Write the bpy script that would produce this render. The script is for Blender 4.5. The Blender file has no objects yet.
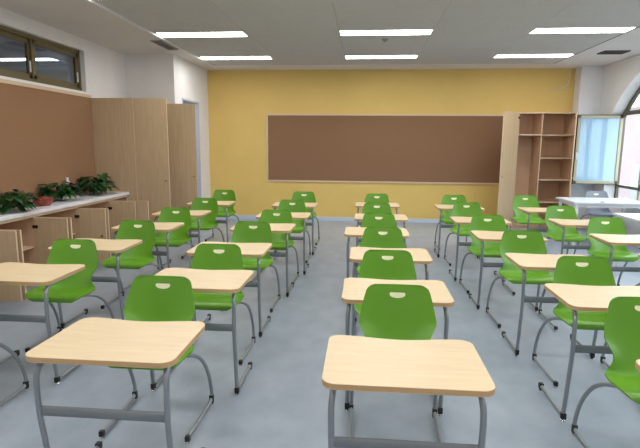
import bpy, bmesh, math, random
from mathutils import Vector, Matrix, Quaternion
C = bpy.context.scene
COL = C.collection
random.seed(7)
PI = math.pi

# ------------------------------------------------------------------ camera, sky, exposure
HC, DB = 3.147, 10.687            # ceiling height, back wall distance
XL, XR = -4.22, 4.55              # main left wall, right wall
XLB, YRET = -3.345, 8.77           # rear part of the left wall, return face
YF = -2.5                         # wall behind the camera
CAM_Z, YAW, PITCH, ROLL, LENS = 1.621, 0.0868, 0.157, -0.008, 28.125

cam_data = bpy.data.cameras.new('camera')
cam_data.sensor_fit = 'HORIZONTAL'; cam_data.sensor_width = 36.0; cam_data.lens = LENS
cam_data.clip_start = 0.05; cam_data.clip_end = 200
cam = bpy.data.objects.new('camera', cam_data); COL.objects.link(cam)
fw = Vector((-math.sin(YAW)*math.cos(PITCH), math.cos(YAW)*math.cos(PITCH), -math.sin(PITCH)))
rt = Vector((math.cos(YAW), math.sin(YAW), 0)); dn = fw.cross(rt)
r2 = rt*math.cos(ROLL) + dn*math.sin(ROLL); d2 = -rt*math.sin(ROLL) + dn*math.cos(ROLL)
m3 = Matrix((r2, -d2, -fw)).transposed()
cam.matrix_world = Matrix.Translation((0, 0, CAM_Z)) @ m3.to_4x4()
C.camera = cam

SKY_STRENGTH = 7.0
LAMP_STRENGTH = 19.0
C.view_settings.view_transform = 'Standard'; C.view_settings.look = 'None'
C.view_settings.gamma = 1.0; C.view_settings.exposure = 0.0
C.view_settings.use_curve_mapping = False
world = bpy.data.worlds.new('sky'); C.world = world; world.use_nodes = True
bg = world.node_tree.nodes['Background']
bg.inputs[0].default_value = (0.76, 0.88, 1.0, 1); bg.inputs[1].default_value = SKY_STRENGTH

# ------------------------------------------------------------------ materials
def lin(c):
    return tuple(((v/255)/12.92 if v/255 <= .04045 else ((v/255+.055)/1.055)**2.4) for v in c) + (1,)
def mat(name, rgb, rough=.5, metal=0, spec=.5, coat=0):
    m = bpy.data.materials.new(name); m.use_nodes = True
    b = m.node_tree.nodes['Principled BSDF']
    b.inputs['Base Color'].default_value = lin(rgb); b.inputs['Roughness'].default_value = rough
    b.inputs['Metallic'].default_value = metal; b.inputs['Specular IOR Level'].default_value = spec
    b.inputs['Coat Weight'].default_value = coat
    return m
def noisy(name, a, b_, scale=(1, 1, 1), nscale=5, detail=4, rough=.5, spec=.5, bump=0, bscale=None, lo=.3, hi=.7, dist=0):
    m = mat(name, a, rough, 0, spec); nt = m.node_tree; N = nt.nodes; L = nt.links
    tc = N.new('ShaderNodeTexCoord'); mp = N.new('ShaderNodeMapping'); mp.inputs['Scale'].default_value = scale
    no = N.new('ShaderNodeTexNoise'); no.inputs['Scale'].default_value = nscale; no.inputs['Detail'].default_value = detail
    no.inputs['Distortion'].default_value = dist
    cr = N.new('ShaderNodeValToRGB')
    cr.color_ramp.elements[0].position = lo; cr.color_ramp.elements[1].position = hi
    cr.color_ramp.elements[0].color = lin(a); cr.color_ramp.elements[1].color = lin(b_)
    L.new(tc.outputs['Object'], mp.inputs[0]); L.new(mp.outputs[0], no.inputs[0]); L.new(no.outputs[0], cr.inputs[0])
    L.new(cr.outputs[0], N['Principled BSDF'].inputs['Base Color'])
    if bump:
        bn = N.new('ShaderNodeTexNoise'); bn.inputs['Scale'].default_value = bscale or nscale; bn.inputs['Detail'].default_value = 3
        bp = N.new('ShaderNodeBump'); bp.inputs['Strength'].default_value = bump; bp.inputs['Distance'].default_value = .01
        L.new(tc.outputs['Object'], bn.inputs[0]); L.new(bn.outputs[0], bp.inputs['Height'])
        L.new(bp.outputs[0], N['Principled BSDF'].inputs['Normal'])
    return m
def glass(name, tint, gloss=.12, glosscol=(1, 1, 1, 1)):
    m = bpy.data.materials.new(name); m.use_nodes = True; nt = m.node_tree; N = nt.nodes; L = nt.links
    N.remove(N['Principled BSDF'])
    t = N.new('ShaderNodeBsdfTransparent'); t.inputs[0].default_value = tint
    g = N.new('ShaderNodeBsdfGlossy'); g.inputs['Roughness'].default_value = .02; g.inputs[0].default_value = glosscol
    mx = N.new('ShaderNodeMixShader'); mx.inputs[0].default_value = gloss
    L.new(t.outputs[0], mx.inputs[1]); L.new(g.outputs[0], mx.inputs[2])
    L.new(mx.outputs[0], N['Material Output'].inputs[0])
    return m
def emit(name, rgb, s):
    m = bpy.data.materials.new(name); m.use_nodes = True; nt = m.node_tree
    e = nt.nodes.new('ShaderNodeEmission'); e.inputs[0].default_value = rgb; e.inputs[1].default_value = s
    nt.links.new(e.outputs[0], nt.nodes['Material Output'].inputs[0]); return m

M = {}
M['white'] = noisy('white paint', (232, 231, 230), (237, 236, 235), nscale=3, rough=.7, spec=.2)
M['yellow'] = noisy('yellow paint', (222, 190, 112), (227, 195, 117), nscale=2, rough=.6, spec=.25)
M['ceil'] = noisy('ceiling tile', (196, 195, 192), (202, 201, 198), nscale=30, rough=.85, spec=.1)
M['ceilb'] = noisy('ceiling plaster', (222, 218, 214), (226, 222, 218), nscale=3, rough=.8, spec=.1)
M['floor'] = noisy('vinyl floor', (148, 159, 172), (163, 173, 185), scale=(1, .7, 1), nscale=6, detail=6, rough=.33, spec=.45, bump=.015, bscale=40)
M['cork'] = noisy('cork', (138, 105, 79), (145, 111, 85), nscale=60, detail=6, rough=.9, spec=.1, bump=.1, bscale=200)
M['corkl'] = noisy('cork warm', (146, 112, 84), (153, 118, 90), nscale=60, detail=6, rough=.9, spec=.1, bump=.1, bscale=200)
M['wood'] = noisy('pale oak veneer', (186, 161, 127), (198, 173, 139), scale=(9, 9, .6), nscale=4, detail=5, rough=.55, spec=.3, dist=.4)
M['woodin'] = noisy('oak veneer inside', (200, 166, 136), (208, 174, 144), scale=(9, 9, .6), nscale=4, detail=5, rough=.55, spec=.3, dist=.4)
M['edge'] = mat('oak edge band', (214, 188, 158), .5)
M['desk'] = noisy('beech laminate', (216, 193, 156), (224, 202, 166), scale=(1.2, 14, 1), nscale=3, detail=5, rough=.42, spec=.4, dist=.3)
M['deskedge'] = mat('beech edge band', (196, 158, 112), .5)
M['green'] = noisy('green plastic', (97, 151, 34), (101, 155, 37), nscale=4, rough=.32, spec=.45)
M['cream'] = mat('cream insert', (250, 246, 206), .5)
M['steel'] = mat('silver grey tube', (150, 154, 158), .3, .6)
M['steelflat'] = mat('grey painted bar', (126, 130, 134), .42, .3)
M['black'] = mat('black plastic', (24, 24, 26), .45)
M['chrome'] = mat('chrome', (200, 200, 205), .15, 1)
M['olive'] = mat('olive window frame', (104, 92, 58), .45, .2)
M['olived'] = mat('dark olive window frame', (92, 88, 72), .45, .2)
M['sash'] = mat('beige sash frame', (172, 166, 138), .45, .1)
M['darkglass'] = glass('dark window glass', (.25, .3, .35, 1), .22)
M['clear'] = glass('clear glass', (.95, .97, .97, 1), .06)
M['blue'] = glass('blue tinted glass', (.56, .80, .97, 1), .08)
_n = M['blue'].node_tree; _d = _n.nodes.new('ShaderNodeBsdfDiffuse'); _d.inputs[0].default_value = lin((196, 226, 244))
_x = _n.nodes.new('ShaderNodeMixShader'); _x.inputs[0].default_value = .55   # bluish protective film on the glass
_o = _n.nodes['Material Output'].inputs[0]; _n.links.new(_o.links[0].from_socket, _x.inputs[1]); _n.links.new(_d.outputs[0], _x.inputs[2]); _n.links.new(_x.outputs[0], _o)
M['lamp'] = emit('lamp diffuser', (1.0, .985, .96, 1), LAMP_STRENGTH)
M['facadewin'] = mat('facade window', (96, 92, 98), .3)
M['whitemetal'] = mat('white metal', (226, 227, 228), .4)
M['whitetop'] = mat('white worktop', (226, 226, 230), .3)
M['dark'] = mat('dark gap', (34, 34, 34), .8)
M['ventgrey'] = mat('vent grey', (152, 150, 148), .6)
M['base'] = mat('baseboard grey white', (196, 208, 224), .45)
M['door'] = mat('lavender grey paint', (196, 202, 216), .5)
M['pink'] = noisy('pinkish facade', (124, 107, 104), (130, 113, 110), nscale=1.5, rough=.9)
M['grey'] = mat('grey plastic', (136, 140, 150), .4)
M['leaf'] = noisy('leaf', (18, 52, 22), (36, 84, 36), nscale=9, rough=.35, spec=.5)
M['stem'] = mat('stem', (60, 92, 44), .6)
M['soil'] = mat('soil', (58, 44, 34), .9)
M['red'] = noisy('red glaze', (112, 40, 30), (140, 58, 42), nscale=12, rough=.35)
M['ceramic'] = mat('white ceramic', (214, 214, 206), .3)
M['vase'] = glass('glass vase', (.86, .9, .92, 1), .16)
M['water'] = glass('water', (.8, .88, .86, 1), .1)

# ------------------------------------------------------------------ mesh builders
class MB:
    def __init__(s): s.v = []; s.f = []; s.m = []
    def add(s, vs, fs, mi=0):
        o = len(s.v); s.v += [tuple(p) for p in vs]
        s.f += [tuple(o+i for i in f) for f in fs]; s.m += [mi]*len(fs); return s
    def hexa(s, p, mi=0):   # 4 bottom, 4 top
        return s.add(p, [(3, 2, 1, 0), (4, 5, 6, 7), (0, 1, 5, 4), (1, 2, 6, 5), (2, 3, 7, 6), (3, 0, 4, 7)], mi)
    def box(s, x0, x1, y0, y1, z0, z1, mi=0):
        return s.hexa([(x0, y0, z0), (x1, y0, z0), (x1, y1, z0), (x0, y1, z0), (x0, y0, z1), (x1, y0, z1), (x1, y1, z1), (x0, y1, z1)], mi)
    def prism(s, poly, z0, z1, mi=0, side=None):   # poly CCW in xy
        n = len(poly)
        s.add([(x, y, z0) for x, y in poly]+[(x, y, z1) for x, y in poly], [], mi)
        o = len(s.v)-2*n
        s.f += [tuple(o+i for i in reversed(range(n))), tuple(o+n+i for i in range(n))]; s.m += [mi, mi]
        for i in range(n):
            j = (i+1) % n; s.f.append((o+i, o+j, o+n+j, o+n+i)); s.m.append(mi if side is None else side)
        return s
    def tube(s, pts, r, seg=10, smooth=4, flat=None, mi=0):
        P = [Vector(p) for p in pts]
        if smooth and len(P) > 2:
            Q = []
            for i in range(len(P)-1):
                a, b, c, d = P[max(i-1, 0)], P[i], P[i+1], P[min(i+2, len(P)-1)]
                for k in range(smooth):
                    t = k/smooth
                    Q.append(.5*((2*b)+(c-a)*t+(2*a-5*b+4*c-d)*t*t+(3*b-a-3*c+d)*t**3))
            P = Q+[P[-1]]
        T = [(P[min(i+1, len(P)-1)]-P[max(i-1, 0)]).normalized() for i in range(len(P))]
        up = Vector((0, 0, 1)) if abs(T[0].z) < .9 else Vector((0, 1, 0))
        n = (up-T[0]*up.dot(T[0])).normalized(); vs = []; fs = []
        for i, p in enumerate(P):
            if i:
                n = (n-T[i]*n.dot(T[i])).normalized()
            b = T[i].cross(n)
            ra, rb = (flat if flat else (r, r))
            for k in range(seg):
                a = 2*PI*k/seg; vs.append(p+n*math.cos(a)*ra+b*math.sin(a)*rb)
        for i in range(len(P)-1):
            for k in range(seg):
                k2 = (k+1) % seg; fs.append((i*seg+k, i*seg+k2, (i+1)*seg+k2, (i+1)*seg+k))
        fs.append(tuple(reversed(range(seg)))); fs.append(tuple((len(P)-1)*seg+k for k in range(seg)))
        return s.add(vs, fs, mi)
    def lathe(s, prof, seg=20, c=(0, 0, 0), mi=0, sx=1, sy=1):
        vs = []; fs = []; n = len(prof)
        for k in range(seg):
            a = 2*PI*k/seg
            for r, z in prof: vs.append((c[0]+r*math.cos(a)*sx, c[1]+r*math.sin(a)*sy, c[2]+z))
        for k in range(seg):
            k2 = (k+1) % seg
            for i in range(n-1): fs.append((k*n+i, k2*n+i, k2*n+i+1, k*n+i+1))
        if prof[0][0] > 1e-4: fs.append(tuple(reversed([k*n for k in range(seg)])))
        if prof[-1][0] > 1e-4: fs.append(tuple(k*n+n-1 for k in range(seg)))
        return s.add(vs, fs, mi)
    def build(s, name, mats, parent=None, smooth=False, bevel=0, loc=None, rotz=0):
        me = bpy.data.meshes.new(name); me.from_pydata(s.v, [], s.f)
        if not isinstance(mats, (list, tuple)): mats = [mats]
        for m in mats: me.materials.append(M[m] if isinstance(m, str) else m)
        me.polygons.foreach_set('material_index', s.m)
        bm = bmesh.new(); bm.from_mesh(me)
        bmesh.ops.remove_doubles(bm, verts=bm.verts, dist=1e-6)
        bmesh.ops.recalc_face_normals(bm, faces=bm.faces)
        if bevel:
            es = [e for e in bm.edges if len(e.link_faces) == 2 and e.calc_face_angle(0) > .6]
            bmesh.ops.bevel(bm, geom=es, offset=bevel, segments=2, affect='EDGES', profile=.6)
        bm.to_mesh(me); bm.free()
        o = bpy.data.objects.new(name, me); COL.objects.link(o)
        if smooth:
            me.shade_smooth()
            me.set_sharp_from_angle(angle=math.radians(40))
        if parent: o.parent = parent
        if loc: o.location = loc
        if rotz: o.rotation_euler = (0, 0, rotz)
        return o

def tag(o, label=None, cat=None, group=None, kind=None):
    if label: o['label'] = label
    if cat: o['category'] = cat
    if group: o['group'] = group
    if kind: o['kind'] = kind
    return o
def thing(name, label, cat, loc=(0, 0, 0), rotz=0, group=None, kind=None):
    o = bpy.data.objects.new(name, None); COL.objects.link(o); o.empty_display_size = .1
    o.location = loc; o.rotation_euler = (0, 0, rotz)
    return tag(o, label, cat, group, kind)
def struct(mb, name, m, **k): return tag(mb.build(name, m, **k), kind='structure')
def kids(o): return [x for x in bpy.data.objects if x.parent == o]
def copy_tree(o, parent=None):
    c = o.copy(); COL.objects.link(c)
    if parent: c.parent = parent
    for ch in kids(o): copy_tree(ch, c)
    return c

# ------------------------------------------------------------------ room shell
T = .25
struct(MB().box(-6.2, XR+T, YF-T, 12.2, -.12, 0), 'floor', 'floor')
# plaster ceiling and the tiled field that hangs just under it
struct(MB().box(-6.2, XR+T, YF-T, 12.2, HC+.012, HC+.2), 'ceiling', 'ceilb')
TX0, TX1, TY1 = -2.965, 3.465, 9.98
tiles = MB(); PW = (TX1-.035-(-2.925))/5
ys = [TY1-.62*k for k in range(0, 21)]
LX = [-2.955, -.385, 2.185]
LY = [9.14, 7.22, 5.30, 3.38, 1.46, -.46]
# tile panels: strips between the lamp rows, with fine seams; lamp bays are left open
def tile(x0, x1, y0, y1):
    if x1-x0 > .02 and y1-y0 > .02: tiles.box(x0+.0015, x1-.0015, y0+.0015, y1-.0015, HC, HC+.012)
LH = .165
rows = []
yy = TY1
for ly in LY:
    rows.append((ly+LH, yy, False)); rows.append((ly-LH, ly+LH, True)); yy = ly-LH
rows.append((YF, yy, False))
edges = [TX0]+[LX[0]+PW, LX[1], LX[1]+PW, LX[2]]+[TX1]
for y0, y1, lampy in rows:
    n = max(1, round((y1-y0)/.62))
    for i in range(5):
        if lampy:
            if i in (1, 3): tile(edges[i], edges[i+1], y0, y1)
            elif i == 0: tile(TX0, LX[0], y0, y1)
            elif i == 4: tile(LX[2]+PW, TX1, y0, y1)
        else:
            for k in range(n):
                a = y0+(y1-y0)*k/n; tile(edges[i], edges[i+1], a, a+(y1-y0)/n)
struct(tiles, 'ceiling_tiles', 'ceil')
struct(MB().box(TX0-.022, TX0, YF, TY1, HC-.022, HC+.012), 'trim_1', 'whitemetal')
struct(MB().box(TX1, TX1+.014, YF, TY1, HC-.002, HC+.012), 'trim_2', 'dark')
struct(MB().box(TX0, TX1, TY1, TY1+.02, HC-.002, HC+.012), 'trim_3', 'whitemetal')

struct(MB().box(XLB-.25, XR+T, DB, DB+T, 0, HC+.012), 'wall_back', 'yellow')
struct(MB().box(XL-T, XR+T, YF-T, YF, 0, HC+.012), 'wall_front', 'white')
# left wall with the high window opening
WZ0, WZ1, WY0, WY1 = 2.385, 2.985, 2.70, 7.46
struct(MB().box(XL-T, XL, YF, YRET+T, 0, WZ0).box(XL-T, XL, YF, YRET+T, WZ1, HC+.012)
       .box(XL-T, XL, YF, WY0, WZ0, WZ1).box(XL-T, XL, WY1, YRET+T, WZ0, WZ1), 'wall_left', 'white')
struct(MB().box(XL, XLB, YRET, YRET+T, 0, HC+.012), 'wall_left_return', 'white')
DY0, DY1, DZ = 9.12, 10.04, 2.45
struct(MB().box(XLB-T, XLB, YRET+T, DY0, 0, HC+.012).box(XLB-T, XLB, DY1, DB, 0, HC+.012)
       .box(XLB-T, XLB, DY0, DY1, DZ, HC+.012), 'wall_left_rear', 'white')
# corridor beyond the doorway and the high window, open to daylight at its far end
struct(MB().box(-6.2, -6.0, YF-T, 12.2, 0, HC+.012), 'wall_corridor', 'white')
struct(MB().box(-6.2, XL-T, YF-T, YF, 0, HC+.012), 'wall_corridor_end', 'white')
struct(MB().box(XLB-.27, XLB-.25+.0, DB+.0, DB+1.2, 0, HC+.012), 'wall_corridor_side', 'white')

# right wall: wide segmental-arched window, plus an unseen nearer one added for daylight
AR, AZ = 2.432, .64
HWID = 1.86; SILL = .60
def arch_z(y, yc): return AZ+math.sqrt(max(AR*AR-(y-yc)**2, 0))
WINC = [8.085, 3.70]
wr = MB()
def col_(y0, y1): wr.box(XR, XR+T, y0, y1, 0, HC+.012)
segs = [(YF, WINC[1]-HWID), (WINC[1]+HWID, WINC[0]-HWID), (WINC[0]+HWID, DB)]
for a, b in segs: col_(a, b)
for yc in WINC:
    wr.box(XR, XR+T, yc-HWID, yc+HWID, 0, SILL)
    n = 36
    for k in range(n):
        a = yc-HWID+2*HWID*k/n; b = yc-HWID+2*HWID*(k+1)/n
        za, zb = arch_z(a, yc), arch_z(b, yc)
        wr.hexa([(XR, a, za), (XR+T, a, za), (XR+T, b, zb), (XR, b, zb),
                 (XR, a, HC+.012), (XR+T, a, HC+.012), (XR+T, b, HC+.012), (XR, b, HC+.012)])
struct(wr, 'wall_right', 'white')
# pilaster in the right rear corner
struct(MB().box(4.14, XR, 10.40, DB, 0, HC+.012), 'wall_corner_pier', 'white')
# baseboards
struct(MB().box(XLB, 2.92, DB-.014, DB, 0, .085), 'baseboard_back', 'base', bevel=.003)
struct(MB().box(XLB, XLB+.014, DY1+.05, DB-.014, 0, .085), 'baseboard_left', 'base', bevel=.003)
struct(MB().box(XR-.014, XR, YF, 10.40, 0, .085), 'baseboard_right', 'base', bevel=.003)

# doorway in the rear left wall
d = thing('door_1', None, None, (0, 0, 0), kind='structure')
MB().box(XLB-T-.01, XLB+.012, DY0+.001, DY0+.03, 0, DZ-.031).box(XLB-T-.01, XLB+.012, DY1-.03, DY1-.001, 0, DZ-.031).box(XLB-T-.01, XLB+.012, DY0+.001, DY1-.001, DZ-.031, DZ-.001).build('door_frame', 'door', d)
lf = MB().box(-.02, .02, 0, DY1-DY0-.072, .01, DZ-.036).build('door_leaf', 'door', d, loc=(XLB-.14, DY0+.036, 0))
MB().tube([(.02, .80, 1.0), (.07, .80, 1.0), (.07, .70, 1.0)], .009).build('door_handle', 'chrome', lf, smooth=True)

# high window on the left wall
w = thing('window_1', None, None, kind='structure')
fx0, fx1 = XL-.15, XL-.07
fr = MB(); fb = .05
fr.box(fx0, fx1, WY0, WY1, WZ0, WZ0+fb).box(fx0, fx1, WY0, WY1, WZ1-fb, WZ1).box(fx0, fx1, WY0, WY0+fb, WZ0, WZ1).box(fx0, fx1, WY1-fb, WY1, WZ0, WZ1)
fr.build('window_frame', 'olive', w, bevel=.004)
bays = [WY0+.05, 4.05, 5.21, 6.37, WY1-.05]
for i in range(4):
    a, b = bays[i], bays[i+1]
    sx = XL-.10 if i % 2 else XL-.125
    s = MB(); q = .058
    s.box(sx-.02, sx+.02, a, b, WZ0+fb, WZ0+fb+q).box(sx-.02, sx+.02, a, b, WZ1-fb-q, WZ1-fb)
    s.box(sx-.02, sx+.02, a-.02, a+q, WZ0+fb, WZ1-fb).box(sx-.02, sx+.02, b-q, b+.02, WZ0+fb, WZ1-fb)
    sh = s.build('sliding_sash', 'olive', w, bevel=.003)
    MB().box(sx-.003, sx+.003, a+q, b-q, WZ0+fb+q, WZ1-fb-q).build('pane', 'darkglass', sh)
    MB().box(sx+.02, sx+.035, b-q+.01, b-q+.03, 2.52, 2.66).build('window_latch', 'whitemetal', sh, bevel=.003)

# arched windows on the right wall
def arched_window(name, yc, open_sash):
    w = thing(name, None, None, kind='structure')
    x0, x1 = XR+.20, XR+.25; fb = .05
    y0, y1 = yc-HWID, yc+HWID
    TZ = 2.20; RZ = .93
    fr = MB()
    fr.box(x0, x1, y0, y0+fb, SILL, arch_z(y0, yc)).box(x0, x1, y1-fb, y1, SILL, arch_z(y1, yc)).box(x0, x1, y0, y1, SILL, SILL+fb)
    n = 36
    for k in range(n):
        a = y0+(y1-y0)*k/n; b = y0+(y1-y0)*(k+1)/n
        pa, pb = (a-yc)/AR, (b-yc)/AR
        def pt(y, rr, x): 
            s_ = (y-yc)/AR; return (x, yc+rr*s_, AZ+rr*math.sqrt(1-s_*s_))
        r0, r1 = AR-.065, AR
        fr.hexa([pt(a, r0, x0), pt(a, r0, x1), pt(b, r0, x1), pt(b, r0, x0), pt(a, r1, x0), pt(a, r1, x1), pt(b, r1, x1), pt(b, r1, x0)])
    fr.build('window_frame', 'olived', w)
    MB().box(x0-.01, x1, y0+fb, y1-fb, TZ, TZ+.075).build('transom', 'olived', w, bevel=.004)
    MB().box(x0-.01, x1, y0+fb, y1-fb, RZ-.05, RZ).build('rail', 'olived', w, bevel=.004)
    nb = 4; bw = (y1-y0-2*fb+.06)/nb-.0
    my = [y1-.82-.8975*k for k in range(0, 4)]
    my = [y1-.82, y1-1.52, y0+1.52, y0+.82]
    lim = [y1-fb]+my+[y0+fb]
    for m_ in my:
        MB().box(x0, x1, m_-.03, m_+.03, SILL+fb, min(arch_z(m_-.03, yc), arch_z(m_+.03, yc))-.05).build('mullion', 'sash', w, bevel=.003)
    for i in range(5):
        b, a = lim[i]-(.03 if i else 0), lim[i+1]+(.03 if i < 4 else 0)
        MB().box(x0+.03, x0+.036, a, b, SILL+fb, RZ-.05).build('lower_pane', 'clear', w)
        # top pane follows the arch
        g = MB(); n = 8
        for k in range(n):
            p, q = a+(b-a)*k/n, a+(b-a)*(k+1)/n
            zp, zq = max(arch_z(p, yc)-.06, TZ+.08), max(arch_z(q, yc)-.06, TZ+.08)
            g.add([(x0+.03, p, TZ+.075), (x0+.03, q, TZ+.075), (x0+.03, q, zq), (x0+.03, p, zp)], [(0, 1, 2, 3)])
        g.build('arch_pane', 'clear', w)
        if i == 0 and open_sash: continue
        sx = x0-.005; q = .05
        s = MB().box(sx, sx+.04, a, b, RZ, RZ+q).box(sx, sx+.04, a, b, TZ-q, TZ).box(sx, sx+.04, a, a+q, RZ, TZ).box(sx, sx+.04, b-q, b, RZ, TZ)
        sh = s.build('casement_sash', 'sash', w, bevel=.003)
        MB().box(sx+.017, sx+.023, a+q, b-q, RZ+q, TZ-q).build('pane', 'clear', sh)
        MB().tube([(sx, b-q/2, 1.45), (sx-.04, b-q/2, 1.45), (sx-.04, b-q/2, 1.57)], .009).build('window_handle', 'whitemetal', sh, smooth=True)
    if open_sash:
        L_ = .80; q = .052
        sh = MB()
        sh.box(-L_, 0, -.02, .02, RZ+.01, RZ+.01+q).box(-L_, 0, -.02, .02, TZ-q, TZ-.002).box(-L_, -L_+q, -.02, .02, RZ+.01, TZ).box(-q, 0, -.02, .02, RZ+.01, TZ)
        so = sh.build('open_sash', 'sash', w, bevel=.003, loc=(x0-.012, y1-.075, 0), rotz=0)
        tag(so, 'beige casement sash swung open into the room with blue tinted glass')
        MB().box(-L_-.006, .004, -.012, .028, RZ-.002, RZ+.01).box(-L_-.006, .004, -.012, .028, TZ-.002, TZ+.012).box(-L_-.008, -L_, -.012, .028, RZ, TZ).build('rubber_seal', 'dark', so)
        MB().box(-L_+q, -q, -.004, .004, RZ+q, TZ-q).build('blue_pane', 'blue', so)
        MB().box(-L_+.01, -L_+.03, -.03, -.02, 1.42, 1.52).tube([(-L_+.02, -.02, 1.5), (-L_+.02, -.055, 1.5), (-L_+.02, -.055, 1.38)], .009).build('window_handle', 'whitemetal', so, smooth=True)
    MB().box(XR+.0, XR+.20, y0+.001, y1-.001, SILL-.0, SILL+.02).build('window_sill', 'whitetop', w)
arched_window('window_2', WINC[0], True)
arched_window('window_added', WINC[1], False)  # out-of-view second window, put in only for the daylight it admits

# the facade across the street
ob = thing('building', 'pale pinkish building wall outside the arched window', 'building', (13.5, 8, 0))
bl = MB().box(0, 1, -16, 60, -6, 3.6)
bl.build('facade', 'pink', ob)
fw_ = MB()
for k in range(9): fw_.box(-.06, 0, -15+4*k, -13.4+4*k, 0, 1.9)
for k in range(9): MB().box(-.05, 0, -15+4*k, -13.4+4*k, -1.2, .8).build('window', 'facadewin', ob)
MB().box(-.25, 1.2, -16.2, 60.2, 3.6, 3.9).build('cornice', 'whitemetal', ob)
tag(MB().box(XR+T, 60, -60, 60, -6.3, -6.0).build('ground', 'ventgrey'), kind='structure')

# ------------------------------------------------------------------ ceiling lamps
ROWN = ['in the row nearest the yellow back wall', 'in the second row from the yellow back wall', 'in the third row from the back wall',
        'in the fourth row from the back wall', 'in the fifth row from the back wall', 'in the row behind the camera']
COLN = ['left hand', 'middle', 'right hand']
lamp0 = None
for j, y in enumerate(LY):
    for i, x in enumerate(LX):
        if lamp0 is None:
            lamp0 = thing('ceiling_light', '', 'ceiling light', group='flush ceiling light panels')
            W_, H_ = PW, 2*LH
            f = MB().box(0.004, W_-.004, -LH+.004, -LH+.02, -.004, .03).box(0.004, W_-.004, LH-.02, LH-.004, -.004, .03).box(0.004, .02, -LH, LH, -.004, .03).box(W_-.02, W_-.004, -LH, LH, -.004, .03)
            f.build('lamp_frame', 'whitemetal', lamp0)
            MB().box(.02, W_-.02, -LH+.02, LH-.02, -.001, .012).build('diffuser', 'lamp', lamp0)
            o = lamp0
        else: o = copy_tree(lamp0)
        o.location = (x, y, HC)
        o['label'] = 'white flush ceiling light, %s one %s' % (COLN[i], ROWN[j])
# vents
def vent(loc, w_, l_, m, label):
    v = thing('ceiling_vent', label, 'vent', loc)
    MB().box(-w_/2, w_/2, -l_/2, l_/2, -.004, .004).build('backing', 'dark', v)
    MB().box(-w_/2-.02, w_/2+.02, -l_/2-.02, -l_/2, -.012, .004).box(-w_/2-.02, w_/2+.02, l_/2, l_/2+.02, -.012, .004).box(-w_/2-.02, -w_/2, -l_/2, l_/2, -.012, .004).box(w_/2, w_/2+.02, -l_/2, l_/2, -.012, .004).build('vent_frame', m, v)
    n = 7
    for k in range(n):
        x = -w_/2+w_*(k+.5)/n
        MB().hexa([(x-.006, -l_/2, -.004), (x-.002, -l_/2, -.004), (x-.002, l_/2, -.004), (x-.006, l_/2, -.004), (x+.002, -l_/2, -.012), (x+.008, -l_/2, -.012), (x+.008, l_/2, -.012), (x+.002, l_/2, -.012)]).build('slat', m, v)
vent((-3.17, 7.98, HC+.008), .13, .66, 'ventgrey', 'grey slatted ceiling vent in the plaster strip at the left')
vent((4.02, 8.90, HC+.008), .36, .24, 'black', 'black square ceiling vent in the plaster strip above the arched window')
sd = thing('smoke_detector', 'tiny round detector on the ceiling between the two middle lights', 'smoke detector', (.26, 7.66, HC))
MB().lathe([(0, -.03), (.03, -.028), (.045, -.012), (.05, 0)], 18).build('cover', 'ventgrey', sd, smooth=True)
MB().lathe([(0, -.036), (.012, -.034), (.014, -.028)], 10).build('sensor', 'black', sd, smooth=True)
cb = MB().tube([(4.03, DB-.004, 3.14), (4.03, DB-.03, 3.0), (4.0, DB-.05, 2.86), (3.92, DB-.05, 2.79), (3.82, DB-.03, 2.75), (3.74, DB-.02, 2.74)], .006, smooth=5).build('cable', 'whitemetal', smooth=True)
tag(cb, 'loose white cable hanging down the yellow wall near its right corner', 'cable')

# ------------------------------------------------------------------ pin boards
def board(name, label, loc, w_, h_, cork):   # in the xz plane, facing -y
    b = thing(name, label, 'pin board', loc)
    MB().box(.02, w_-.02, -.014, 0, .02, h_-.02).build('cork_panel', cork, b)
    t = .035
    MB().box(0, w_, -.026, 0, 0, t).box(0, w_, -.026, 0, h_-t, h_).box(0, t, -.026, 0, t, h_-t).box(w_-t, w_, -.026, 0, t, h_-t).build('board_frame', 'edge', b, bevel=.003)
    return b
board('pin_board', 'long brown cork board in a pale wood frame on the yellow wall', (-2.09, DB, .832), 4.92, 1.432, 'cork')
lb = thing('pin_board', 'brown cork board on the left wall above the white worktop', 'pin board', (XL+.001, 3.4, .872))
MB().box(0, .02, 0, 4.14, 0, 1.43).build('cork_panel', 'corkl', lb)
MB().box(0, .03, 0, 4.14, 1.43, 1.475).build('board_trim', 'edge', lb, bevel=.003)

# ------------------------------------------------------------------ left cabinets
def door_panel(parent, hinge, ang, w_, z0, z1, side, lock=True, name='door'):
    """door leaf, local x from the hinge, thickness to local +y*side"""
    t = .018*side
    o = MB().box(0, w_, min(0, t), max(0, t), z0, z1, 0)
    ob_ = o.build(name, 'wood', parent, bevel=.0015, loc=hinge, rotz=ang)
    lo, hi = min(0, t)-.0008, max(0, t)+.0008
    MB().box(w_, w_+.0022, lo, hi, z0, z1).box(0, w_, lo, hi, z1, z1+.0015).build('edge_band', 'edge', ob_)
    for z in (z0+.12, z1-.1):
        yi = max(0, t) if side > 0 else min(0, t)
        MB().box(-.012, .05, yi if side > 0 else yi-.012, yi+.012 if side > 0 else yi, z-.018, z+.018).build('hinge', 'black', ob_, bevel=.003)
    if lock:
        z = (z0+z1)/2 if z1 < 1 else 1.05
        MB().tube([(w_-.05, min(0, t)-.014, z), (w_-.05, max(0, t)+.014, z)], .013, smooth=0, seg=14).build('lock', 'chrome', ob_, smooth=True)
    return ob_
FX = -3.70
cuts = [3.61, 4.45, 5.29, 6.12, 6.97, 7.535]
UL = ['nearest the camera', 'under the leafy plant in the white bowl', 'below the red pot', 'below the middle plant', 'beside the tall wardrobe']
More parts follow.
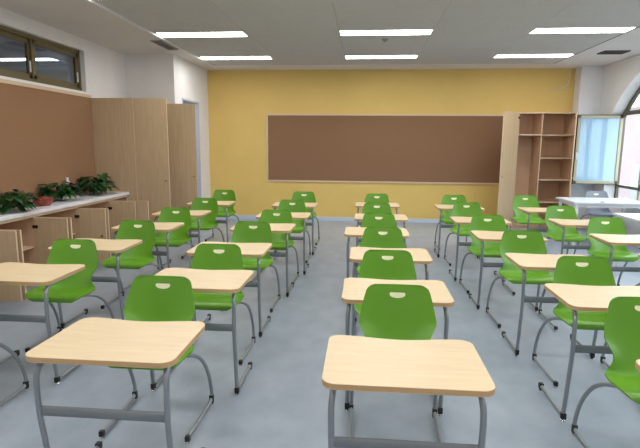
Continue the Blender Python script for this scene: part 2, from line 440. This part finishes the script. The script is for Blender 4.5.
ULB = ['base cabinet at the left edge of the picture, doors wide open',
       'open base cabinet under the plant nearest the camera',
       'open base cabinet under the red dish and the middle plant',
       'open base cabinet between the middle plant and the farthest plant',
       'narrow open base cabinet beside the tall wardrobe, single door']
for k in range(5):
    a, b = cuts[k]+.001, cuts[k+1]-.001
    u = thing('base_cabinet', ULB[k], 'cabinet', (0, a, 0), group='base cabinets under the worktop')
    l = b-a; t = .018
    MB().box(XL, FX, 0, t, .08, .825).box(XL, FX, l-t, l, .08, .825).box(XL, FX, t, l-t, .08, .08+t).box(XL, FX, t, l-t, .825-t, .825).box(XL, XL+.012, t, l-t, .08, .825).box(XL, FX-.05, .01, l-.01, 0, .08).build('body', 'woodin', u)
    MB().box(FX, FX+.002, 0, t, .08, .825).box(FX, FX+.002, l-t, l, .08, .825).box(FX, FX+.002, t, l-t, .79, .825).build('edge_band', 'edge', u)
    MB().box(XL+.012, FX-.02, t, l-t, .44, .458).build('shelf', 'edge', u)
    jit = [0, 3, -2, 2, 0][k]
    if k < 4:
        door_panel(u, (FX+.006, .012, 0), math.radians(abs(jit)*.5), .405, .09, .785, 1)
        door_panel(u, (FX+.006, l-.012, 0), math.radians(-abs(jit)*.3), .395, .09, .785, -1)
    else:
        door_panel(u, (FX+.006, .05, 0), math.radians(2), .545, .09, .785, 1)
wt = MB().box(XL, FX+.03, 3.4, 7.548, .826, .868).build('worktop', 'whitetop', bevel=.004)
tag(wt, 'long white worktop over the base cabinets along the left wall', 'worktop')

TXF = -3.54
tc_ = thing('wardrobe', 'tall pale wood wardrobe at the left wall with both doors swung open', 'wardrobe', (0, 7.552, 0))
l = 1.04; t = .018
MB().box(XL, TXF, 0, t, .0, 2.305).box(XL, TXF, l-t, l, 0, 2.305).box(XL, TXF, t, l-t, 2.305-t, 2.305).box(XL, TXF, t, l-t, .06, .06+t).box(XL, XL+.012, t, l-t, 0, 2.305).box(TXF-.05, TXF-.03, t, l-t, 0, .06).build('body', 'wood', tc_)
MB().box(TXF-.009, TXF+.002, -.001, t, 0, 2.305).box(XL+.001, XL+.012, -.0015, 0, .87, 2.305).box(TXF, TXF+.002, l-t, l, 0, 2.305).build('edge_band', 'edge', tc_)
for z in (.5, .95, 1.4, 1.85): MB().box(XL+.012, TXF-.02, t, l-t, z, z+t).build('shelf', 'woodin', tc_)
door_panel(tc_, (TXF+.006, .002, 0), 0, .515, .06, 2.30, 1)
door_panel(tc_, (TXF+.006, l-.004, 0), math.radians(4), .60, .06, 2.30, -1)

# right rear open cabinet
cx0, cx1, cy = 2.95, 4.025, 10.15
oc = thing('open_cabinet', 'tall open pale wood cabinet with shelves right of the cork board', 'cabinet', (0, cy, 0))
dep = DB-cy-.003; cz = 2.27
MB().box(cx0, cx0+t, 0, dep, 0, cz).box(cx1-t, cx1, 0, dep, 0, cz).box(cx0+t, cx1-t, 0, dep, cz-t, cz).box(cx0+t, cx1-t, 0, dep, .06, .06+t).box(cx0+t, cx1-t, dep-.012, dep, 0, cz).box(cx0+t, cx1-t, .03, .05, 0, .06).build('body', 'woodin', oc)
MB().box(cx0, cx0+t, -.002, 0, 0, cz).box(cx1-t, cx1, -.002, 0, 0, cz).box(cx0, cx1, -.002, 0, cz-t, cz).build('edge_band', 'edge', oc)
dv = 3.395
MB().box(dv, dv+t, .004, dep-.012, .078, cz-t).build('divider', 'woodin', oc)
MB().box(cx0+t, dv, .006, dep-.012, 1.835, 1.835+t).build('shelf', 'edge', oc)
for z in (1.835, 1.39, .965, .525): MB().box(dv+t, cx1-t, .006, dep-.012, z, z+t).build('shelf', 'edge', oc)
MB().box(3.80, 3.86, .1, .14, .984, .99).build('shelf_label', 'ceramic', oc)
door_panel(oc, (cx0, -.006, 0), math.radians(226), .575, .07, cz-.004, 1)
door_panel(oc, (cx1-.004, -.006, 0), math.radians(249.2), .48, .07, cz-.004, -1)

# ------------------------------------------------------------------ things on the worktop
ZT = .868
def foliage(n, rx, ry, h0, h1, seed, xmin=-9):
    R_ = random.Random(seed); g = MB(); st = MB()
    for k in range(n):
        a = R_.uniform(0, 2*PI); rr = math.sqrt(R_.random())
        p = Vector((math.cos(a)*rr*rx, math.sin(a)*rr*ry, h0+(h1-h0)*R_.random()*(1.05-.55*rr*rr)))
        sz = R_.uniform(.06, .10)
        d_ = Vector((math.cos(a+R_.uniform(-.7, .7)), math.sin(a+R_.uniform(-.7, .7)), R_.uniform(-.5, .35))).normalized()
        sd_ = d_.cross(Vector((0, 0, 1))).normalized(); up = sd_.cross(d_).normalized()
        prof = [(0, 0), (.15, .42), (.45, .5), (.75, .3), (1.15, 0)]
        vs = []
        for s_, wd in prof:
            c = p+d_*s_*sz*1.5-up*s_*s_*sz*.35
            vs += [c+sd_*wd*sz*1.1+up*wd*sz*.3, c, c-sd_*wd*sz*1.1+up*wd*sz*.3]
        vs = [Vector((max(q.x, xmin), q.y, max(q.z, .012))) for q in vs]
        fs = []
        for i in range(4):
            fs += [(3*i, 3*i+1, 3*i+4, 3*i+3), (3*i+1, 3*i+2, 3*i+5, 3*i+4)]
        g.add(vs, fs)
        if k % 2 == 0: st.tube([(p.x*.15, p.y*.15, h0*.5), (p.x*.6, p.y*.6, (h0+p.z)*.5+.02), (max(p.x, xmin+.005), p.y, p.z)], .003, seg=5, smooth=3)
    return g, st
def plant(label, loc, vessel, n, rx, ry, h0, h1, seed, pr=.09, ph=.09):
    p = thing('potted_plant', label, 'plant', loc, group='leafy plants on the worktop')
    if vessel == 'bowl':
        MB().lathe([(0, 0), (pr*.6, 0), (pr*.95, ph*.6), (pr, ph), (pr*.93, ph), (pr*.88, ph*.6), (0, ph*.25)], 24).build('bowl', 'ceramic', p, smooth=True)
        MB().lathe([(0, ph*.3), (pr*.86, ph*.8), (0, ph*.82)], 20).build('soil', 'soil', p)
    else:
        MB().lathe([(0, 0), (pr*.8, 0), (pr, ph*.3), (pr*.96, ph*.75), (pr*.7, ph), (pr*.66, ph), (pr*.9, ph*.7), (pr*.92, ph*.3), (0, .008)], 24).build('glass_vase', 'vase', p, smooth=True)
        MB().lathe([(0, .012), (pr*.85, .015), (pr*.86, ph*.5), (0, ph*.5)], 20).build('water', 'water', p, smooth=True)
    g, st = foliage(n, rx, ry, h0, h1, seed, XL+.035-loc[0])
    g.build('foliage', 'leaf', p, smooth=True); st.build('stems', 'stem', p, smooth=True)
    return p
plant('dark leafy plant nearest the camera on the white worktop', (-3.90, 5.16, ZT), 'bowl', 95, .21, .21, .06, .26, 3)
plant('dark leafy plant between the red dish and the small white bottle', (-3.98, 6.24, ZT), 'vase', 85, .17, .17, .09, .24, 5, .08, .12)
plant('dark leafy plant farthest along the worktop, next to the wardrobe', (-3.97, 7.10, ZT), 'vase', 110, .22, .24, .08, .31, 9, .09, .13)
rd = thing('dish', 'low reddish oval dish on the worktop between two plants', 'dish', (-3.86, 5.70, ZT))
MB().lathe([(0, 0), (.09, 0), (.125, .04), (.13, .085), (.11, .1), (.1, .085), (.095, .05), (0, .03)], 26, sx=.75, sy=1.1).build('bowl', 'red', rd, smooth=True)
MB().lathe([(0, .04), (.09, .08), (.06, .105), (0, .11)], 20, sx=.75, sy=1.1).build('filling', 'red', rd, smooth=True)
cp = thing('bottle', 'small white bottle standing between the two far plants on the worktop', 'bottle', (-4.13, 6.66, ZT))
MB().lathe([(0, 0), (.034, 0), (.036, .01), (.036, .19), (.03, .215), (.016, .23), (.016, .24), (0, .24)], 20).build('bottle_body', 'ceramic', cp, smooth=True)
MB().lathe([(0, .24), (.019, .24), (.019, .272), (0, .274)], 16).build('cap', 'whitemetal', cp, smooth=True)

# ------------------------------------------------------------------ student desk (origin: centre of the near edge on the floor; student side is +y)
DW, DD, DZT = .65, .49, .74
def rounded_desk():
    r = .055; p = []
    def arc(cx, cy, a0, a1, n=7):
        for k in range(n+1):
            a = math.radians(a0+(a1-a0)*k/n); p.append((cx+r*math.cos(a), cy+r*math.sin(a)))
    hw = DW/2
    arc(-hw+r, r, 180, 270); arc(hw-r, r, 270, 360); arc(hw-r, DD-r, 0, 90)
    for k in range(1, 16):   # shallow dip on the student side
        u = k/16; x = (hw-r)*(1-2*u)
        p.append((x, DD-.03*math.sin(PI*u)**2))
    arc(-hw+r, DD-r, 90, 180)
    return p
def make_desk():
    o = thing('student_desk', '', 'desk', group='student desks')
    top = MB().prism(rounded_desk(), DZT-.025, DZT, 0, 1)
    top.build('tabletop', ['desk', 'deskedge'], o, bevel=.0025)
    for s in (-1, 1):
        x = s*(DW/2-.042)
        lg = MB().tube([(x-s*.012, DD-.10, DZT-.042), (x-s*.01, .16, DZT-.042), (x-s*.004, .085, DZT-.048), (x, .050, DZT-.075), (x+s*.004, .038, DZT-.13), (x+s*.002, .040, DZT-.28), (x, .062, .30), (x, .088, .09), (x, .098, .048), (x, .125, .034), (x, .19, .032), (x, .478, .032)], .0128, seg=12, smooth=5)
        lo = lg.build('leg', 'steel', o, smooth=True)
        for y in (.092, .472):
            MB().box(x-.0142, x+.0142, y-.016, y+.016, .014, .052).build('glide_cap', 'black', lo, bevel=.005)
            MB().lathe([(0, 0), (.014, 0), (.014, .006), (.006, .014)], 12, c=(x, y, 0)).build('glide_foot', 'chrome', lo, smooth=True)
        MB().box(x-s*.012-.022, x-s*.012+.022, .17, .33, DZT-.029, DZT-.025).build('bracket', 'steelflat', o)
    MB().tube([(-DW/2+.045, .046, .475), (DW/2-.045, .046, .475)], .02, seg=12, smooth=0, flat=(.024, .012)).build('crossbar', 'steelflat', o, smooth=True)
    return o

# student chair (origin on the floor under the rear glides, front is -y)
def crom(P, t):
    n = len(P)-1; i = min(int(t*n), n-1); u = t*n-i
    a, b, c, d = P[max(i-1, 0)], P[i], P[i+1], P[min(i+2, n)]
    return tuple(.5*(2*b[k]+(c[k]-a[k])*u+(2*a[k]-5*b[k]+4*c[k]-d[k])*u*u+(3*b[k]-a[k]-3*c[k]+d[k])*u**3) for k in range(len(b)))
#  y,     z,    half width, side lift (along the normal)
SHELL = [(-.505, .405, .150, .000), (-.512, .425, .185, .000), (-.495, .443, .207, .002), (-.45, .452, .222, .006), (-.37, .450, .232, .012), (-.28, .444, .235, .018),
         (-.20, .440, .228, .024), (-.145, .444, .214, .032), (-.108, .462, .198, .042), (-.082, .495, .186, .050), (-.065, .535, .188, .052), (-.050, .58, .206, .050),
         (-.038, .62, .220, .046), (-.028, .66, .216, .040), (-.018, .71, .206, .032), (-.009, .76, .193, .026), (-.002, .798, .181, .022), (.002, .815, .168, .020), (.0035, .825, .154, .019), (.0045, .832, .134, .018)]
def shell_fit(y, z, w, l):
    if z < .47: return (-.455+(y+.512)*.655, z+.022, w*1.03, l)
    return (y-.085, z+.013+.022*max(0, (.6-z)/.14), w*.97, l)
SHELL = [shell_fit(*q) for q in SHELL]
def shell_pt(v, u):
    y, z, hw, lift = crom(SHELL, v)
    e = 1e-3; p0 = crom(SHELL, max(v-e, 0)); p1 = crom(SHELL, min(v+e, 1))
    ty, tz = p1[0]-p0[0], p1[1]-p0[1]; l_ = math.hypot(ty, tz); ny, nz = -tz/l_, ty/l_   # normal up / forward
    k = abs(u)**2.2*lift
    return Vector((u*hw, y+ny*k, z+nz*k)), Vector((0, ny, nz))
def make_shell(name, m, parent):
    NV, NU = 46, 16; g = MB(); th = .010
    top = []; bot = []
    for i in range(NV+1):
        for j in range(NU+1):
            u = -1+2*j/NU; p, n = shell_pt(i/NV, u); top.append(p); bot.append(p-n*th)
    W_ = NU+1; o2 = len(top); fs = []
    for i in range(NV):
        for j in range(NU):
            a, b, c, d = i*W_+j, i*W_+j+1, (i+1)*W_+j+1, (i+1)*W_+j
            fs += [(a, b, c, d), (o2+d, o2+c, o2+b, o2+a)]
    for i in range(NV):
        for j in (0, NU):
            a, d = i*W_+j, (i+1)*W_+j; fs.append((a, d, o2+d, o2+a))
    for j in range(NU):
        for i in (0, NV):
            a, b = i*W_+j, i*W_+j+1; fs.append((a, b, o2+b, o2+a))
    g.add(top+bot, fs)
    return g.build(name, m, parent, smooth=True)
def make_chair(name, m, cat, group):
    o = thing(name, '', cat, group=group)
    sh = make_shell('seat_shell', m, o)
    # grip slot insert near the top of the backrest: flat top, rounded bottom
    zc = .788; g = MB(); vs = []
    out = [(-.039, .012), (-.044, .006), (-.044, 0)]+[(.044*math.cos(PI+PI*k/12), .019*math.sin(PI+PI*k/12)) for k in range(1, 12)]+[(.044, 0), (.044, .006), (.039, .012)]
    def on_shell(x, z):
        lo, hi = .6, 1.0
        for _ in range(30):
            m_ = (lo+hi)/2
            if crom(SHELL, m_)[1] < z: lo = m_
            else: hi = m_
        return shell_pt(lo, x/crom(SHELL, lo)[2])
    pts = out
    for sgn in (.0012, -.0112):
        for x, z in pts:
            p, n_ = on_shell(x, zc+z); vs.append(p+n_*sgn)
    n = len(pts)
    g.add(vs, [tuple(range(n)), tuple(reversed(range(n, 2*n)))]+[(i, (i+1) % n, n+(i+1) % n, n+i) for i in range(n)])
    g.build('grip_slot', 'cream', sh)
    for s in (-1, 1):
        lg = MB().tube([(s*.13, -.345, .444), (s*.165, -.315, .444), (s*.205, -.275, .438), (s*.230, -.222, .414), (s*.243, -.158, .365), (s*.248, -.095, .290), (s*.25, -.045, .205), (s*.25, -.015, .125), (s*.25, -.004, .068), (s*.25, -.022, .036), (s*.25, -.07, .028), (s*.249, -.2, .028), (s*.245, -.435, .028)], .0116, seg=12, smooth=5)
        lo = lg.build('leg', 'steel', o, smooth=True)
        for x, y, h_ in ((s*.25, -.008, .062), (s*.245, -.428, .044)):
            MB().box(x-.0135, x+.0135, y-.014, y+.014, .012, h_).build('glide_cap', 'black', lo, bevel=.005)
            MB().lathe([(0, 0), (.013, 0), (.013, .005), (.006, .014)], 12, c=(x, y, 0)).build('glide_foot', 'chrome', lo, smooth=True)
    MB().box(-.15, .15, -.365, -.33, .434, .457).box(-.15, .15, -.255, -.225, .430, .450).build('seat_bracket', 'black', o, bevel=.004)
    return o

ORD = {1: 'front', 2: 'second', 3: 'third', 4: 'fourth', 5: 'fifth', 6: 'back'}
RB = {6: 'backmost', 5: 'second from the back', 4: 'third from the back', 3: 'fourth from the back', 2: 'fifth from the back', 1: 'sixth from the back'}
CN = {'A': 'column nearest the left cabinets', 'B': 'second column from the left', 'C': 'middle column, facing the camera',
      'D': 'column right of the middle one', 'E': 'column beside the arched window'}
# desk: (column, row, centre x, near edge y, yaw degrees)
DESKS = [('A', 2, -2.33, 2.93, 0), ('A', 3, -2.34, 3.91, 0), ('A', 4, -2.325, 4.95, 0), ('A', 5, -2.345, 6.02, 0), ('A', 6, -2.305, 7.17, 0),
         ('B', 1, -1.09, 1.855, 0), ('B', 2, -1.08, 2.91, 0), ('B', 3, -1.13, 3.90, 0), ('B', 4, -1.075, 5.05, 0), ('B', 5, -1.005, 6.0, 0), ('B', 6, -1.015, 7.13, 0),
         ('C', 1, .18, 1.75, 0), ('C', 2, .209, 2.79, 0), ('C', 3, .223, 3.83, 0), ('C', 4, .14, 4.91, 0), ('C', 5, .22, 6.0, 0), ('C', 6, .208, 7.30, 0),
         ('D', 1, 1.465, 1.62, 0), ('D', 2, 1.50, 2.80, 0), ('D', 3, 1.505, 3.74, 0), ('D', 4, 1.45, 4.85, 0), ('D', 5, 1.41, 5.9, 0), ('D', 6, 1.395, 7.2, 0),
         ('E', 3, 2.62, 3.86, 0), ('E', 4, 2.635, 4.82, 0), ('E', 5, 2.595, 5.87, 0), ('E', 6, 2.57, 7.04, 0)]
# chair: (column, row, centre x, y of rear glides, yaw)
CHAIRS = [('A', 1, -2.45, 2.93, 0), ('A', 2, -2.333, 3.904, 0), ('A', 3, -2.29, 4.954, 0), ('A', 4, -2.30, 6.024, 0), ('A', 5, -2.30, 7.174, 0), ('A', 6, -2.375, 8.465, 0), 
          ('B', 1, -1.176, 2.876, 0), ('B', 2, -1.125, 3.861, 0), ('B', 3, -1.115, 5.044, 0), ('B', 4, -1.04, 6.0, 0), ('B', 5, -1.01, 7.12, 0), ('B', 6, -0.996, 8.386, 0), 
          ('C', 1, 0.203, 2.85, 0), ('C', 2, 0.19, 3.796, 0), ('C', 3, 0.192, 4.869, 0), ('C', 4, 0.182, 5.879, 0), ('C', 5, 0.185, 6.963, 0), ('C', 6, 0.216, 8.25, 0), 
          ('D', 1, 1.475, 2.755, 0), ('D', 2, 1.575, 3.75, 0), ('D', 3, 1.485, 4.85, 0), ('D', 4, 1.42, 5.9, 0), ('D', 5, 1.437, 7.19, 0), ('D', 6, 1.441, 8.224, 0), 
          ('E', 3, 2.73, 4.81, 0), ('E', 4, 2.696, 5.87, 0), ('E', 5, 2.616, 6.96, 0), ('E', 6, 2.6, 8.382, 0)]
proto = None
for c, r, x, y, a in DESKS:
    if proto is None: proto = make_desk(); o = proto
    else: o = copy_tree(proto)
    o.location = (x, y, 0); o.rotation_euler = (0, 0, math.radians(a))
    o['label'] = 'wood-topped desk, %s in the %s' % (RB[r], CN[c])
proto = None
for c, r, x, y, a in CHAIRS:
    if proto is None: proto = make_chair('student_chair', 'green', 'chair', 'green chairs at the student desks'); o = proto
    else: o = copy_tree(proto)
    o.location = (x, y, 0); o.rotation_euler = (0, 0, math.radians(a))
    o['label'] = 'green chair, %s in the %s' % (RB[r], CN[c])

# ------------------------------------------------------------------ white tables and grey chair under the window
def white_table(label, x0, x1, y0, y1):
    o = thing('table', label, 'table', (x0, y0, 0), group='white tables under the window')
    w_, l_ = x1-x0, y1-y0
    MB().box(0, w_, 0, l_, .72, .75).build('tabletop', 'whitetop', o, bevel=.004)
    MB().box(.05, w_-.05, .05, .07, .665, .72).box(.05, w_-.05, l_-.07, l_-.05, .665, .72).box(.05, .07, .07, l_-.07, .665, .72).box(w_-.07, w_-.05, .07, l_-.07, .665, .72).build('apron', 'whitemetal', o)
    for x in (.04, w_-.085):
        for y in (.04, l_-.085):
            lo = MB().box(x, x+.045, y, y+.045, .012, .72).build('leg', 'whitemetal', o, bevel=.004)
            MB().box(x+.005, x+.04, y+.005, y+.04, 0, .012).build('foot', 'black', lo)
    return o
tb = white_table('white table in front of the grey chair, below the open blue window sash', 3.36, 4.54, 8.28, 9.07)
MB().lathe([(0, 0), (.03, 0), (.03, .006), (0, .006)], 16, c=(.45, .05, .75)).build('cable_grommet', 'black', tb, smooth=True)
white_table('white table at the right edge, nearer the camera than the other white table', 3.34, 4.50, 6.13, 6.98)
g = make_chair('chair', 'grey', 'chair', None)
if 'group' in g: del g['group']
g.location = (4.15, 9.42, 0); g['label'] = 'grey plastic chair behind the white table by the window'
